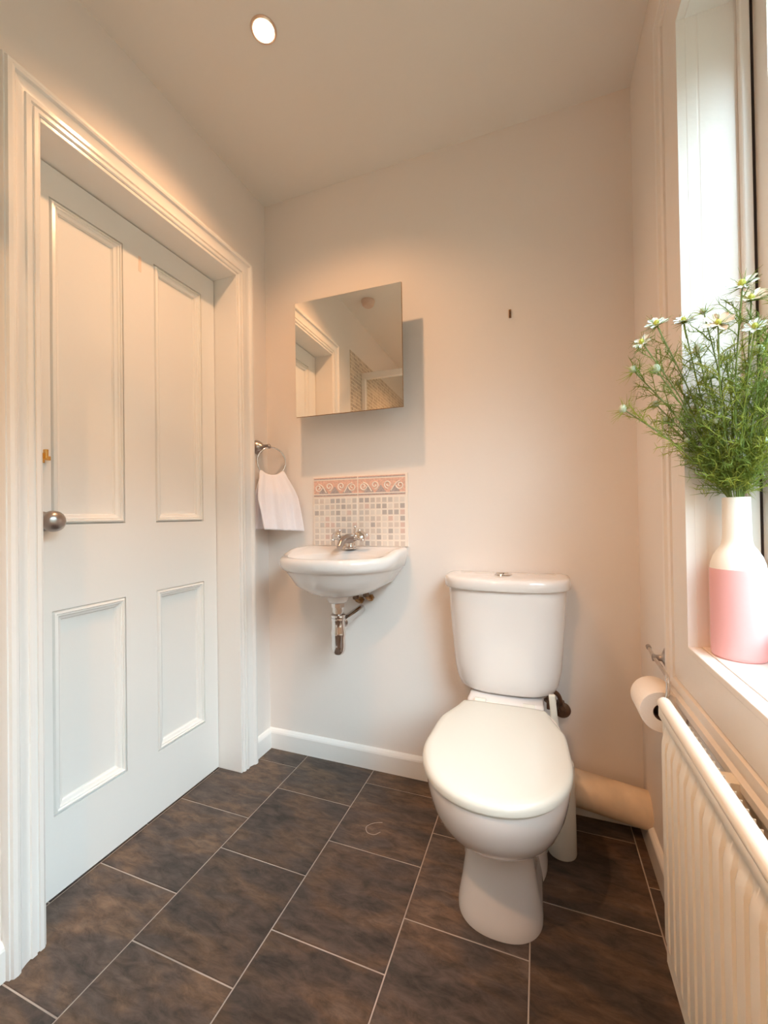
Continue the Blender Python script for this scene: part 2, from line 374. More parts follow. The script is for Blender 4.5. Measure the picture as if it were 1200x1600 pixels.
# stop beads, sashes
def sash(name, x0, x1, za, zb, st=.048):
    bm = bmesh.new(); a, b = WY0+.014, WY1-.014
    box(bm, (x0, a, za), (x1, a+st, zb)); box(bm, (x0, b-st, za), (x1, b, zb))
    box(bm, (x0, a+st, za), (x1, b-st, za+.06)); box(bm, (x0, a+st, zb-.042), (x1, b-st, zb))
    o = obj(name, bm, M_win, wr)
    obj('window_pane', B((x0+.014, a+st-.004, za+.056), (x0+.018, b-st+.004, zb-.038)), M_glass, o)
    return o
for yy in ((WY1-.016, WY1), (WY0, WY0+.016)):
    obj('stop_bead', B((XR+.084, yy[0], WZ0+.010), (XR+.101, yy[1], WZ1)), M_win, wr, bevel=.003)
    s_ = 1 if yy[0] > .5 else -1
    obj('sash_channel', B((XR+.101, min(yy[0], yy[1])+(.004 if s_ > 0 else 0), WZ0+.010), (XR+.165, max(yy)-(0 if s_ > 0 else .004), WZ1)), M_dark, wr)
    obj('parting_bead', B((XR+.106, min(yy)+(.0015 if s_ > 0 else .004), WZ0+.010), (XR+.165, max(yy)-(.004 if s_ > 0 else .0015), WZ1)), M_win, wr)
obj('stop_bead', B((XR+.084, WY0+.016, WZ1-.016), (XR+.101, WY1-.016, WZ1)), M_win, wr, bevel=.003)
sash('window_sash', XR+.1065, XR+.140, WZ0+.012, WZ1-.004)

# ------------------------------------------------------------------ ceiling spotlight
LX, LY = -.703, .967
def spotlight(x, y, label, power=LAMP_W):
    r = root('ceiling_spotlight', (x, y, ZC), label=label, cat='ceiling light')
    bm = bmesh.new(); lathe(bm, [(.0290, .0), (.0295, -.004), (.0325, -.0055), (.0350, -.004), (.0365, 0.0)], axis((x, y, ZC), (0, 0, 1)), 40, cap=False)
    obj('bezel', bm, M_bezel, r, smooth=True)
    bm = bmesh.new(); lathe(bm, [(.0288, -.0005), (.027, -.0035), (.0005, -.0045)], axis((x, y, ZC), (0, 0, 1)), 32); obj('lamp_face', bm, M_bulb, r, smooth=True)
    l = bpy.data.lights.new('spot', 'SPOT'); l.energy = power; l.color = LAMP_COL; l.spot_size = math.radians(140); l.spot_blend = 1.0; l.shadow_soft_size = .022
    lo = bpy.data.objects.new('lamp_light', l); COL.objects.link(lo); lo.location = (0, 0, -.03); lo.parent = r
    return r
spotlight(LX, LY, 'small round recessed ceiling spotlight glowing warm above the doorway', 20)

spotlight(-.45, -.35, 'added fill spotlight on the ceiling behind the camera, out of view')  # unseen lamp added behind the camera to brighten the room

# ------------------------------------------------------------------ mirror cabinet
mz0, mz1, mx0, mx1, my = 1.394, 1.847, -.897, -.455, 1.42
mroot = root('wall_mirror', ((mx0+mx1)/2, my+.1, mz0), label='square frameless mirror mounted proud of the back wall above the basin', cat='mirror')
def rotm(o, ang=-1.1):
    o.matrix_parent_inverse = Matrix.Identity(4); o.matrix_world = Matrix.Identity(4)
c = Vector(((mx0+mx1)/2, my, 0)); RM = Matrix.Translation(c) @ Matrix.Rotation(math.radians(1.1), 4, 'Z') @ Matrix.Translation(-c)
bm = bmesh.new(); box(bm, (mx0, my, mz0), (mx1, my+.004, mz1)); bm.transform(RM); obj('mirror_glass', bm, M_mirror, mroot)
bm = bmesh.new(); box(bm, (mx0-.0008, my+.004, mz0-.0008), (mx1+.0008, my+.0075, mz1+.0008)); bm.transform(RM); obj('mirror_backing', bm, M_brass, mroot)
bm = bmesh.new(); box(bm, (mx0+.07, my+.010, mz0+.05), (mx1-.07, YB-.001, mz1-.07)); obj('mounting_box', bm, M_gloss, mroot, bevel=.003)

# ------------------------------------------------------------------ wall hook
h = root('wall_hook', (-.086, YB, 1.70), label='tiny brass picture hook on the bare back wall above the toilet', cat='hook')
hx, hz = -.085, 1.707
h.location = (hx, YB, hz)
obj('hook_plate', B((hx-.004, YB-.0025, hz-.016), (hx+.004, YB, hz+.014)), M_brass, h, bevel=.0006)
bm = bmesh.new(); tube(bm, bez([(hx, YB-.002, hz+.008), (hx+.001, YB-.010, hz-.002), (hx, YB-.013, hz-.014), (hx, YB-.006, hz-.017)], 6), .0018, 8); obj('hook_prong', bm, M_darkmetal, h, smooth=True)

# ------------------------------------------------------------------ splashback
sx0, sx1, sz0, sz1 = -.881, -.477, .879, 1.158
sp = root('tiled_splashback', ((sx0+sx1)/2, YB, sz0), label='two-tile splashback with scroll border and grey beige mosaic above the basin', cat='splashback')
obj('tile_grout', B((sx0-.003, YB-.007, sz0), (sx1+.007, YB, sz1+.005)), M_cream, sp, bevel=.001)
tw = (sx1-sx0)/2
rnd = random.Random(3)
for ti in range(2):
    x0 = sx0 + ti*tw + .0025; x1 = x0 + tw - .005
    tb = sz1-.078
    tl = obj('splashback_tile', B((x0, YB-.0085, sz0), (x1, YB-.006, tb)), M_cream, sp)
    bm = bmesh.new(); nx = 8; nz = 8; px = (x1-x0)/nx; pz = .0245
    for i in range(nx):
        for j in range(nz+1):
            cx = x0+px*(i+.5); cz = tb-.006-pz*(j+.5); s = px*.365; sz = pz*.365
            if cz-sz < sz0: continue
            mi = rnd.choices(range(5), [4, 3, 3, 2, 3])[0]
            box(bm, (cx-s, YB-.0098, cz-sz), (cx+s, YB-.0085, cz+sz), mi)
    o = obj('mosaic_chips', bm, [M_chipA, M_chipB, M_chipC, M_chipD, M_chipE], tl); o['kind'] = 'stuff'
    bt = obj('border_tile', B((x0, YB-.0085, tb+.001), (x1, YB-.006, sz1)), M_orange, sp)
    bt['label'] = 'terracotta border tile with cream scrolls'
    bm = bmesh.new(); zb0, zb1 = tb+.012, sz1-.012
    for za, zb in ((tb+.003, tb+.0075), (sz1-.0075, sz1-.003)): box(bm, (x0, YB-.0093, za), (x1, YB-.0085, zb), 0)
    # grey wedges at the foot of each scroll
    W = x1-x0
    for cx in (x0+W*.23, x0+W*.49, x0+W*.78):
        v = [bm.verts.new((cx+dx, YB-.0090, z)) for dx, z in ((-.022, zb0), (.022, zb0), (0, zb0+.030))]; bm.faces.new(v)
    obj('grey_band', bm, M_greyblue, bt)
    bm = bmesh.new()
    for za, zb in ((tb+.0075, tb+.0115), (sz1-.0115, sz1-.0075)): box(bm, (x0, YB-.0095, za), (x1, YB-.0085, zb))
    def spiral(cx, cz, r0, sgn, turns=1.35, a0=0):
        pts = []
        for k in range(26):
            t = k/25; a = a0 + sgn*turns*2*math.pi*t; r = r0*(1-.78*t)
            pts.append((cx + r*math.cos(a), YB-.0096, cz + r*math.sin(a)))
        return pts
    zc = (zb0+zb1)/2; r0 = .0165
    for k, (fx, sgn) in enumerate(((.11, -1), (.36, -1), (.64, 1), (.89, 1))):
        cx = x0+W*fx
        a0 = math.pi if (k == 0) else (math.pi*1.5 if k == 1 else (math.pi*1.5 if k == 2 else 0))
        if k in (0, 3):
            pts = spiral(cx, zc-.002, r0, -1 if k == 0 else 1, 1.3, 0 if k == 0 else math.pi)
            q = (cx + (.030 if k == 0 else -.030), YB-.0096, zb0+.004)
            pts = [q] + pts if False else pts
            tube(bm, pts, .0026, 6)
            tube(bm, bez([(cx, YB-.0096, zc+r0-.002), (cx+(.018 if k == 0 else -.018), YB-.0096, zc+.004), (cx+(.036 if k == 0 else -.036), YB-.0096, zb0+.004)], 6), .0026, 6)
        else:
            pts = spiral(cx, zc+.002, r0, 1 if k == 1 else -1, 1.3, -math.pi/2)
            tube(bm, pts, .0026, 6)
    obj('scroll_relief', bm, M_cream, bt, smooth=True)

# ------------------------------------------------------------------ wash basin
bx = -.695
bas = root('wash_basin', (bx, YB, .80), label='small white ceramic wall-hung basin below the tiled splashback', cat='basin')
bm = bmesh.new(); rings = []
def br(z, w, yf, yb, yc=1.40, nf=2.15, nb=14): return egg(bx, yc, z, w, yc-yf, yb-yc, nf, nb, 96)
rings += [br(.684, .030, 1.330, 1.390, 1.36, 2, 2), br(.690, .036, 1.324, 1.396, 1.36, 2, 2), br(.708, .040, 1.320, 1.400, 1.36, 2, 2.2),
          br(.714, .082, 1.295, 1.43, 1.37, 2, 2.6), br(.729, .134, 1.262, 1.50, 1.38, 2, 5), br(.752, .172, 1.234, 1.522, 1.39, 2.05, 12),
          br(.780, .190, 1.219, 1.522), br(.800, .206, 1.208, 1.522), br(.806, .210, 1.205, 1.522), br(.808, .215, 1.199, 1.522),
          br(.813, .222, 1.192, 1.522), br(.825, .227, 1.186, 1.522), br(.840, .2285, 1.185, 1.522), br(.850, .226, 1.188, 1.522), br(.855, .219, 1.195, 1.522), br(.857, .208, 1.207, 1.520),
          br(.8555, .200, 1.216, 1.518)]
def bi(z, w, yf, yb, yc=1.315): return egg(bx-.0, yc, z, w, yc-yf, yb-yc, 2.1, 2.3, 96)
rings += [bi(.853, .178, 1.222, 1.412), bi(.848, .171, 1.227, 1.405), bi(.82, .158, 1.236, 1.396), bi(.78, .125, 1.255, 1.385), bi(.757, .080, 1.29, 1.37, 1.33), bi(.750, .024, 1.315, 1.355, 1.335)]
for r in rings[10:17]:
    for v in r:
        t = min(1, max(0, (v.y-1.30)/.13)); t = t*t*(3-2*t); v.z += .022*t
for r in rings[17:19]:
    for v in r:
        t = min(1, max(0, (v.y-1.34)/.09)); v.z += .010*t
loft(bm, rings)
obj('basin_bowl', bm, M_ceramic, bas, smooth=True, angle=60)
bm = bmesh.new(); lathe(bm, [(.0005, .0), (.020, .0), (.023, .002), (.023, .003), (.0005, .003)][::1], axis((bx, 1.335, .7505), (0, 0, 1)), 24); obj('waste_rim', bm, M_chrome, bas, smooth=True)
bm = bmesh.new(); lathe(bm, [(.0065, 0), (.0065, .003), (.0005, .003)], axis((bx-.005, 1.396, .815), (0, -1, .15)), 16); obj('overflow_hole', bm, M_dark, bas)

# ------------------------------------------------------------------ basin tap
tx, ty, tz = -.684, 1.448, .8745
tap = root('mixer_tap', (tx, ty, tz), label='chrome basin mixer tap with two round cross-head handles', cat='tap')
bm = bmesh.new(); lathe(bm, [(.023, 0), (.023, .004), (.017, .008), (.014, .022), (.017, .030), (.019, .040), (.013, .050), (.0005, .052)], axis((tx, ty, tz), (0, 0, 1)), 24)
obj('tap_body', bm, M_chrome, tap, smooth=True)
bm = bmesh.new(); tube(bm, bez([(tx, ty, tz+.036), (tx, ty-.03, tz+.040), (tx, ty-.07, tz+.030), (tx, ty-.092, tz+.010)], 8), .010, 16, radii=[.020-.009*min(1, k/20) for k in range(25)]); obj('spout', bm, M_pewter, tap, smooth=True)
for s in (-1, 1):
    bm = bmesh.new(); tube(bm, [(tx, ty, tz+.034), (tx+s*.018, ty-.004, tz+.036), (tx+s*.036, ty-.008, tz+.042)], .009, 16); o = obj('tap_arm', bm, M_chrome, tap, smooth=True)
    c = Vector((tx+s*.050, ty-.012, tz+.048)); d = Vector((s*.45, -.55, .55)).normalized()
    bm = bmesh.new(); MA = axis(c, d)
    lathe(bm, [(.009, -.018), (.013, -.010), (.013, -.004), (.020, .0), (.022, .006), (.018, .012), (.008, .015), (.0005, .015)], MA, 24)
    for k in range(4):
        a = math.pi/4+k*math.pi/2; e = MA @ Vector((.0225*math.cos(a), .0225*math.sin(a), .005)); sphere(bm, e, .0078, u=12, v=8)
    obj('handle', bm, M_chrome, tap, smooth=True)
bm = bmesh.new(); tube(bm, [(tx+.010, ty+.020, tz), (tx+.012, ty+.021, tz+.078)], .0025, 8); sphere(bm, (tx+.012, ty+.021, tz+.083), .0065); obj('waste_lift_rod', bm, M_chrome, tap, smooth=True)

# ------------------------------------------------------------------ trap and pipes below the basin
kx, ky = bx, 1.36
tr = root('bottle_trap', (kx, ky, .50), label='chrome bottle trap hanging under the basin with outlet pipe to the wall', cat='waste trap')
bm = bmesh.new(); lathe(bm, [(.0005, .650), (.0215, .650), (.0215, .684), (.0005, .684)], axis((kx, ky, 0), (0, 0, 1)), 32); lathe(bm, [(.0005, .668), (.0245, .668), (.0245, .6835), (.0005, .6835)], axis((kx, ky, 0), (0, 0, 1)), 8)
obj('waste_nut', bm, M_chrome, tr, smooth=True)
bm = bmesh.new(); lathe(bm, [(.0005, .628), (.018, .628), (.018, .652), (.0005, .652)], axis((kx, ky, 0), (0, 0, 1)), 32); lathe(bm, [(.0005, .630), (.026, .630), (.027, .634), (.027, .640), (.022, .644), (.0005, .644)], axis((kx, ky, 0), (0, 0, 1)), 32)
obj('collar', bm, M_chrome, tr, smooth=True)
bm = bmesh.new(); lathe(bm, [(.0005, .492), (.010, .493), (.019, .499), (.0245, .510), (.026, .528), (.026, .560), (.028, .566), (.028, .578), (.025, .590), (.025, .618), (.027, .622), (.026, .629), (.0005, .629)], axis((kx, ky, 0), (0, 0, 1)), 40)
obj('bottle', bm, M_chrome, tr, smooth=True, angle=50)
bm = bmesh.new(); ex = Vector((kx+.022, YB+.0, .628)); st = Vector((kx+.006, ky+.02, .606))
tube(bm, [st, ex], .0165, 24); obj('outlet_pipe', bm, M_chrome, tr, smooth=True)
bm = bmesh.new(); dd = (ex-st).normalized(); tube(bm, [st+dd*.006, st+dd*.026], .021, 24); obj('outlet_nut', bm, M_chrome, tr, smooth=True)
vv = root('supply_valves', (bx+.05, 1.47, .69), label='tarnished brass water supply fittings tucked under the basin behind the trap', cat='pipe fitting')
for dx, l in ((.025, .0), (.068, .012)):
    X = bx+dx+.0
    bm = bmesh.new(); tube(bm, bez([(X, YB, .665+l), (X, 1.49, .665+l), (X, 1.465, .680+l), (X-.004, 1.46, .712+l*.3)], 6), .0075, 12); obj('supply_pipe', bm, M_brass, vv, smooth=True)
    bm = bmesh.new(); lathe(bm, [(.0005, 0), (.013, 0), (.014, .003), (.014, .015), (.012, .018), (.0005, .018)], axis((X, 1.50, .665+l), (0, 1, 0)), 6); obj('union_nut', bm, M_brass, vv)
    bm = bmesh.new(); lathe(bm, [(.0005, -.012), (.012, -.012), (.013, -.008), (.013, .008), (.010, .012), (.0005, .012)], axis((X, 1.462, .690+l), (0, 0, 1)), 6); obj('valve_nut', bm, M_darkmetal, vv)

# ------------------------------------------------------------------ towel ring and towel
rx, ry, rz = XL, 1.452, 1.296
tg = root('towel_ring', (rx, ry, rz), label='chrome towel ring on the left wall between door casing and corner', cat='towel ring')
bm = bmesh.new(); lathe(bm, [(.0005, 0), (.030, 0), (.030, .004), (.027, .012), (.020, .022), (.011, .030), (.009, .040), (.009, .060), (.010, .064), (.0005, .066)], axis((rx, ry, rz), (1, 0, 0)), 32); obj('rose', bm, M_pewter, tg, smooth=True, angle=60)
hub = Vector((rx+.062, ry, rz)); RR = .060; tilt = math.radians(36)   # ring swung a little away from the wall
e1 = Vector((math.sin(tilt), math.cos(tilt), 0)); e2 = Vector((0, 0, 1)); rc = hub - e2*(RR+.004) + e1*.010
bm = bmesh.new(); pts = [rc + RR*(e1*math.sin(a) + e2*math.cos(a)) for a in [2*math.pi*k/48 for k in range(48)]]
rr = []
for k, p in enumerate(pts):
    o = (p-rc).normalized(); nn = e1.cross(e2); rr.append([p + .0034*(o*math.cos(t)+nn*math.sin(t)) for t in [2*math.pi*j/10 for j in range(10)]])
V = [[bm.verts.new(q) for q in r] for r in rr]
for k in range(48):
    for j in range(10): bm.faces.new((V[k][j], V[k][(j+1) % 10], V[(k+1) % 48][(j+1) % 10], V[(k+1) % 48][j]))
obj('ring', bm, M_chrome, tg, smooth=True)
bm = bmesh.new(); sphere(bm, hub, .0085); obj('ball_joint', bm, M_pewter, tg, smooth=True)
# towel draped over the foot of the ring
nn = e1.cross(e2); nn = nn if nn.x > 0 else -nn       # away from the wall
foot = rc - e2*RR
def towel():
    bm = bmesh.new(); NU, NV = 44, 40; rows = []
    for side_v in range(NV+1):
        t = side_v/NV                      # 0 back hem .. 0.42 ring .. 1 front hem
        row = []
        for iu in range(NU+1):
            u = iu/NU*2-1
            if t < .42:
                k = (.42-t)/.42; drop = .222*k; off = -.005-.036*min(1, k*1.3)*(1-.2*k); wid = .038+.036*min(1, k*1.5)**.8; sh = -.026*k
            else:
                k = (t-.42)/.58; drop = .228*k; off = .005+.020*min(1, k*3)+.030*k; wid = .041+.045*min(1, k*2.4)**.6; sh = .028*k
            # gathered over the ring: follows the ring's curve
            arc = u*wid; lift = (RR - math.sqrt(max(1e-6, RR*RR-min(abs(arc), RR*.75)**2)))*(1-min(1, k*2.2)) if k < .5 else 0
            fold = (.0075*math.sin(u*6.2+1.0)+.004*math.sin(u*13+2.2*k))*min(1, k*1.2+.25) + .010*(u*u)*k
            p = foot + e1*(arc+sh) + nn*(off+fold*(1 if t >= .42 else .5)) - e2*(drop - lift + (.006*u if t >= .42 else -.004*u)*k)
            if t >= .42 and k < .06: p = foot + e1*arc + nn*(.004+k/.06*.003) + e2*(.0052*(1-k/.06)+lift)
            p.x = max(p.x, XL+.006); p.y = min(p.y, YB-.006)
            row.append(bm.verts.new(p))
        rows.append(row)
    for a in range(NV):
        for b in range(NU): bm.faces.new((rows[a][b], rows[a][b+1], rows[a+1][b+1], rows[a+1][b]))
    return bm
tw_ = obj('hand_towel', towel(), M_towel, smooth=True, angle=180)
so = tw_.modifiers.new('thick', 'SOLIDIFY'); so.thickness = .0075; so.offset = 0
sb = tw_.modifiers.new('sub', 'SUBSURF'); sb.levels = 1; sb.render_levels = 1
tag(tw_, 'white terry hand towel folded over the ring on the left wall', 'towel')

# ------------------------------------------------------------------ toilet
cx = -.110
tl = root('toilet', (cx, 1.2, 0), label='white close-coupled toilet with closed lid standing by the back wall', cat='toilet')
bm = bmesh.new()
E = lambda z, w, yf, yb, yc=1.06, nf=2.0, nb=3.0: egg(cx, yc, z, w, yc-yf, yb-yc, nf, nb, 72)
rings = [E(0, .104, 1.003, 1.40, 1.10, 2.3, 6), E(.012, .104, 1.002, 1.40, 1.10, 2.3, 6), E(.03, .101, 1.006, 1.395, 1.10, 2.3, 6), E(.07, .093, 1.016, 1.38, 1.10, 2.3, 6), E(.12, .086, 1.024, 1.37, 1.10, 2.2, 6),
         E(.17, .083, 1.022, 1.37, 1.10, 2.1, 6), E(.200, .086, 1.006, 1.37, 1.09, 2, 5), E(.212, .094, .985, 1.37, 1.08, 2, 4), E(.228, .110, .955, 1.37, 1.07, 2, 3.6), E(.25, .130, .925, 1.38, 1.06, 2, 3.2),
         E(.28, .148, .893, 1.39), E(.315, .160, .870, 1.40), E(.35, .167, .857, 1.40), E(.385, .170, .851, 1.40), E(.392, .168, .853, 1.40)]
loft(bm, rings)
obj('pan', bm, M_ceramic, tl, smooth=True, angle=60)
# rear shelf the cistern bolts to and the trapway foot behind the column
bm = bmesh.new(); loft(bm, [egg(cx, 1.36, z, w, d, .12, 6, 8, 48) for z, w, d in ((.30, .085, .05), (.36, .105, .055), (.385, .112, .058), (.412, .115, .045), (.418, .110, .040))]); obj('cistern_shelf', bm, M_ceramic, tl, smooth=True, angle=50)
bm = bmesh.new(); loft(bm, [egg(cx, 1.30, z, w, d, .10, 2.6, 4, 48) for z, w, d in ((0, .118, .155), (.015, .118, .155), (.06, .110, .150), (.14, .098, .150), (.22, .086, .140), (.26, .07, .12))]); obj('rear_foot', bm, M_ceramic, tl, smooth=True, angle=50)
# seat and lid
def seat_ring(z, g, dy=0):   # outline of lid grown by g
    out = []
    for p in egg(cx, 1.045, z, .173+g, .203+g, .262+g, 2.1, 5.5, 120):
        if p.y > 1.045:
            t = (p.y-1.045)/.262
            lim = .173 - .016*min(1, max(0, t/.8))**1.5 - .075*max(0, t-.5) + g
            q = max(-lim, min(lim, p.x-cx)); p.x = cx+q
        out.append(p)
    return out
bm = bmesh.new(); loft(bm, [seat_ring(z, g) for z, g in ((.392, -.012), (.393, -.008), (.400, -.006), (.403, -.010))]); obj('seat', bm, M_seat, tl, smooth=True, angle=50)
bm = bmesh.new(); loft(bm, [seat_ring(z, g) for z, g in ((.402, -.004), (.4025, .0), (.413, .001), (.420, -.002), (.4245, -.009), (.4262, -.022), (.4275, -.06), (.428, -.11))]); obj('lid', bm, M_seat, tl, smooth=True, angle=50)
bm = bmesh.new()
bm.free()
for s in (-1, 1):
    bm = bmesh.new(); tube(bm, [(cx+s*.055, 1.318, .415), (cx+s*.088, 1.318, .415)], .011, 16); obj('hinge', bm, M_seat, tl, smooth=True)
# cistern
bm = bmesh.new()
C = lambda z, w, yf, yb=1.515: egg(cx, 1.455, z, w, 1.455-yf, yb-1.455, 2.7, 10, 80)
loft(bm, [C(.424, .120, 1.375), C(.426, .142, 1.362), C(.434, .153, 1.354), C(.455, .162, 1.348), C(.50, .171, 1.344), C(.60, .179, 1.341), C(.70, .186, 1.338), C(.752, .188, 1.337), C(.759, .186, 1.338)])
obj('cistern', bm, M_ceramic, tl, smooth=True, angle=50)
bm = bmesh.new()
loft(bm, [C(.757, .190, 1.334), C(.758, .199, 1.326, 1.517), C(.762, .2015, 1.3235, 1.518), C(.781, .202, 1.323, 1.518), C(.788, .2005, 1.325, 1.518), C(.7925, .197, 1.329, 1.516), C(.795, .188, 1.338, 1.512), C(.7965, .16, 1.36, 1.505)])
obj('cistern_lid', bm, M_ceramic, tl, smooth=True, angle=50)
bm = bmesh.new(); lathe(bm, [(.0005, 0), (.027, 0), (.0285, .003), (.026, .006), (.025, .0045), (.0005, .005)], axis((cx-.005, 1.425, .795), (0, 0, 1)), 32); fb = obj('flush_button', bm, M_chrome, tl, smooth=True)
bm = bmesh.new(); box(bm, (cx-.0055, 1.401, .7995), (cx-.0045, 1.449, .8010)); obj('button_split', bm, M_dark, fb)
bm = bmesh.new(); tube(bm, [(cx+.128, 1.40, .385), (cx+.128, 1.40, .428)], .006, 10); lathe(bm, [(.0005, 0), (.013, 0), (.013, .008), (.0005, .008)], axis((cx+.128, 1.40, .408), (0, 0, 1)), 6)
obj('fixing_bolt', bm, M_darkmetal, tl, smooth=True)

# soil pipe
so_ = root('soil_pipe', (.15, 1.44, .11), label='fat cream painted soil pipe running along the skirting behind the toilet', cat='pipe')
bm = bmesh.new(); tube(bm, [(cx+.02, 1.455, .150), (.02, 1.453, .135), (XR, 1.452, .098)], .053, 40); obj('pipe', bm, M_pipe, so_, smooth=True, angle=60)
bm = bmesh.new(); tube(bm, [(cx+.075, 1.455, .144), (cx+.145, 1.4535, .134)], .060, 40); obj('pan_connector', bm, M_pipe, so_, smooth=True, angle=60)

# cold feed valve behind
fv = root('cistern_feed_valve', (.045, 1.50, .38), label='dark metal isolating valve and braided hose behind the toilet', cat='pipe fitting')
bm = bmesh.new(); lathe(bm, [(.0005, 0), (.024, 0), (.027, .004), (.021, .010), (.010, .014), (.010, .030), (.0005, .030)], axis((.062, YB, .335), (0, -1, 0)), 24); obj('wall_flange', bm, M_darkmetal, fv, smooth=True)
bm = bmesh.new(); tube(bm, bez([(.060, 1.495, .345), (.050, 1.475, .40), (.020, 1.46, .425)], 8), .007, 12); obj('braided_hose', bm, M_darkmetal, fv, smooth=True)
bm = bmesh.new(); lathe(bm, [(.0005, -.014), (.012, -.014), (.012, .014), (.0005, .014)], axis((.056, 1.49, .365), (0, 0, 1)), 6); lathe(bm, [(.0005, 0), (.007, 0), (.007, .022), (.0005, .022)], axis((.056, 1.49, .362), (.3, -1, 0)), 10); obj('valve_body', bm, M_darkmetal, fv)

# toilet brush
qx, qy = .047, 1.335
tb = root('toilet_brush', (qx, qy, 0), label='tall slim white toilet brush holder with its handle, tucked beside the toilet', cat='toilet brush')
bm = bmesh.new(); lathe(bm, [(.0005, 0), (.040, 0), (.041, .004), (.0385, .25), (.037, .262), (.030, .268), (.010, .270), (.0005, .270)], axis((qx, qy, 0), (0, 0, 1)), 40); obj('holder', bm, M_seat, tb, smooth=True, angle=40)
bm = bmesh.new(); box(bm, (-.0095, -.006, 0), (.0095, .006, .190)); bm.transform(Matrix.Translation((qx-.004, qy, .268)) @ Matrix.Rotation(math.radians(-5), 4, 'Y')); obj('brush_handle', bm, M_seat, tb, bevel=.003)

# ------------------------------------------------------------------ radiator
XF = .200; RY1, RY0, RZ0, RZ1 = .898, .14, .172, .652
ra = root('radiator', (XF+.03, .5, RZ0), label='cream white fluted panel radiator below the window', cat='radiator')
def rad_panel():
    bm = bmesh.new(); pitch = .0333; ys = []; y = RY1
    NZ = [RZ0, RZ0+.012, RZ0+.030, RZ0+.045, RZ0+.060, RZ1-.070, RZ1-.055, RZ1-.040, RZ1-.030, RZ1-.018, RZ1-.008, RZ1-.002, RZ1]
    grid = []; ny = round((RY1-RY0)/(pitch/16))
    for k in range(ny+1):
        yy = RY1-pitch/16*k; ph = ((RY1-.014-yy) % pitch)/pitch
        w = .5-.5*math.cos(2*math.pi*ph); w = max(0, min(1, (w-.06)/.22)); w = w*w*(3-2*w)   # 1 = rib, 0 = groove
        if RY1-yy < .014 or yy-RY0 < .014: w = 0
        col = []
        for z in NZ:
            a = min(1, max(0, (z-RZ0-.028)/.03))*min(1, max(0, (RZ1-.040-z)/.028))
            x = XF+.007 - .007*w*a
            if z > RZ1-.035: x = XF+.001
            if z >= RZ1-.009: x = XF+.002
            if z >= RZ1-.003: x = XF+.005
            if z >= RZ1: x = XF+.010
            col.append(Vector((x, yy, z)))
        grid.append(col)
    V = [[bm.verts.new(p) for p in c] for c in grid]
    for i in range(len(V)-1):
        for j in range(len(NZ)-1): bm.faces.new((V[i][j], V[i+1][j], V[i+1][j+1], V[i][j+1]))
    bk = [[bm.verts.new((XF+.018, c[j].y, NZ[j])) for j in (0, len(NZ)-1)] for c in grid]
    for i in range(len(V)-1):
        bm.faces.new((V[i][-1], V[i+1][-1], bk[i+1][1], bk[i][1])); bm.faces.new((V[i][0], bk[i][0], bk[i+1][0], V[i+1][0])); bm.faces.new((bk[i][0], bk[i][1], bk[i+1][1], bk[i+1][0]))
    for i in (0, len(V)-1): bm.faces.new(list(V[i]) + [bk[i][1], bk[i][0]])
    return bm
obj('front_panel', rad_panel(), M_rad, ra, smooth=True, angle=45)
bm = bmesh.new(); tube(bm, [(XF+.010, RY0+.002, RZ1-.006), (XF+.010, RY1-.002, RZ1-.006)], .0115, 20); obj('top_seam', bm, M_rad, ra, smooth=True, angle=60)
bm = bmesh.new(); yy = RY1-.03
while yy > RY0+.03:
    box(bm, (XF+.018, yy-.0006, RZ0+.05), (XF+.042, yy+.0006, RZ1-.030)); yy -= .018
o = obj('convector_fins', bm, M_rad, ra); o['kind'] = 'stuff'
for yy in (RY1-.12, RY0+.12): obj('wall_bracket', B((XF+.018, yy-.015, RZ0+.08), (XR, yy+.015, RZ1-.06)), M_rad, ra)
bm = bmesh.new(); tube(bm, [(XF+.030, RY0+.06, RZ0+.02), (XF+.030, RY0+.06, 0)], .0075, 12)
pv = obj('feed_pipe', bm, M_rad, ra, smooth=True)

# ------------------------------------------------------------------ toilet roll holder and roll
hy, hz = 1.205, .636
th = root('toilet_roll_holder', (XR, hy, hz), label='chrome wire toilet roll holder on the window wall', cat='toilet roll holder')
bm = bmesh.new(); lathe(bm, [(.0005, 0), (.029, 0), (.029, .003), (.026, .009), (.016, .014), (.008, .018), (.007, .030), (.009, .034), (.009, .038), (.0005, .040)], axis((XR, hy, hz), (-1, 0, 0)), 32); obj('rose', bm, M_pewter, th, smooth=True, angle=60)
px_ = XR-.048; ry_, rz_ = 1.06, .563; ax_ = XR-.034
bm = bmesh.new()
tube(bm, bez([(ax_, hy+.055, hz+.008), (ax_, hy, hz), (ax_-.002, hy-.08, hz-.001), (ax_-.004, hy-.128, hz-.004), (px_+.008, hy-.142, hz-.025), (px_+.002, hy-.146, rz_+.018), (px_, hy-.142, rz_+.003), (px_, hy-.12, rz_), (px_, hy-.03, rz_)], 8), .0042, 12)
obj('wire_arm', bm, M_chrome, th, smooth=True)
bm = bmesh.new(); tube(bm, [(ax_, hy+.052, hz+.0076), (ax_, hy+.062, hz+.009)], .006, 12); obj('end_stop', bm, M_pewter, th, smooth=True)
bm = bmesh.new(); RO = .0455
rings = [[Vector((px_+r*math.cos(a), y, rz_+r*math.sin(a)-.008)) for a in [2*math.pi*k/56 for k in range(56)]] for r, y in ((.019, 1.073), (RO-.001, 1.073), (RO, 1.075), (RO, 1.170), (RO-.001, 1.172), (.019, 1.172))]
V = [[bm.verts.new(p) for p in r] for r in rings]
for k in range(6):
    for i in range(56):
        bm.faces.new((V[k][i], V[k][(i+1) % 56], V[(k+1) % 6][(i+1) % 56], V[(k+1) % 6][i]))
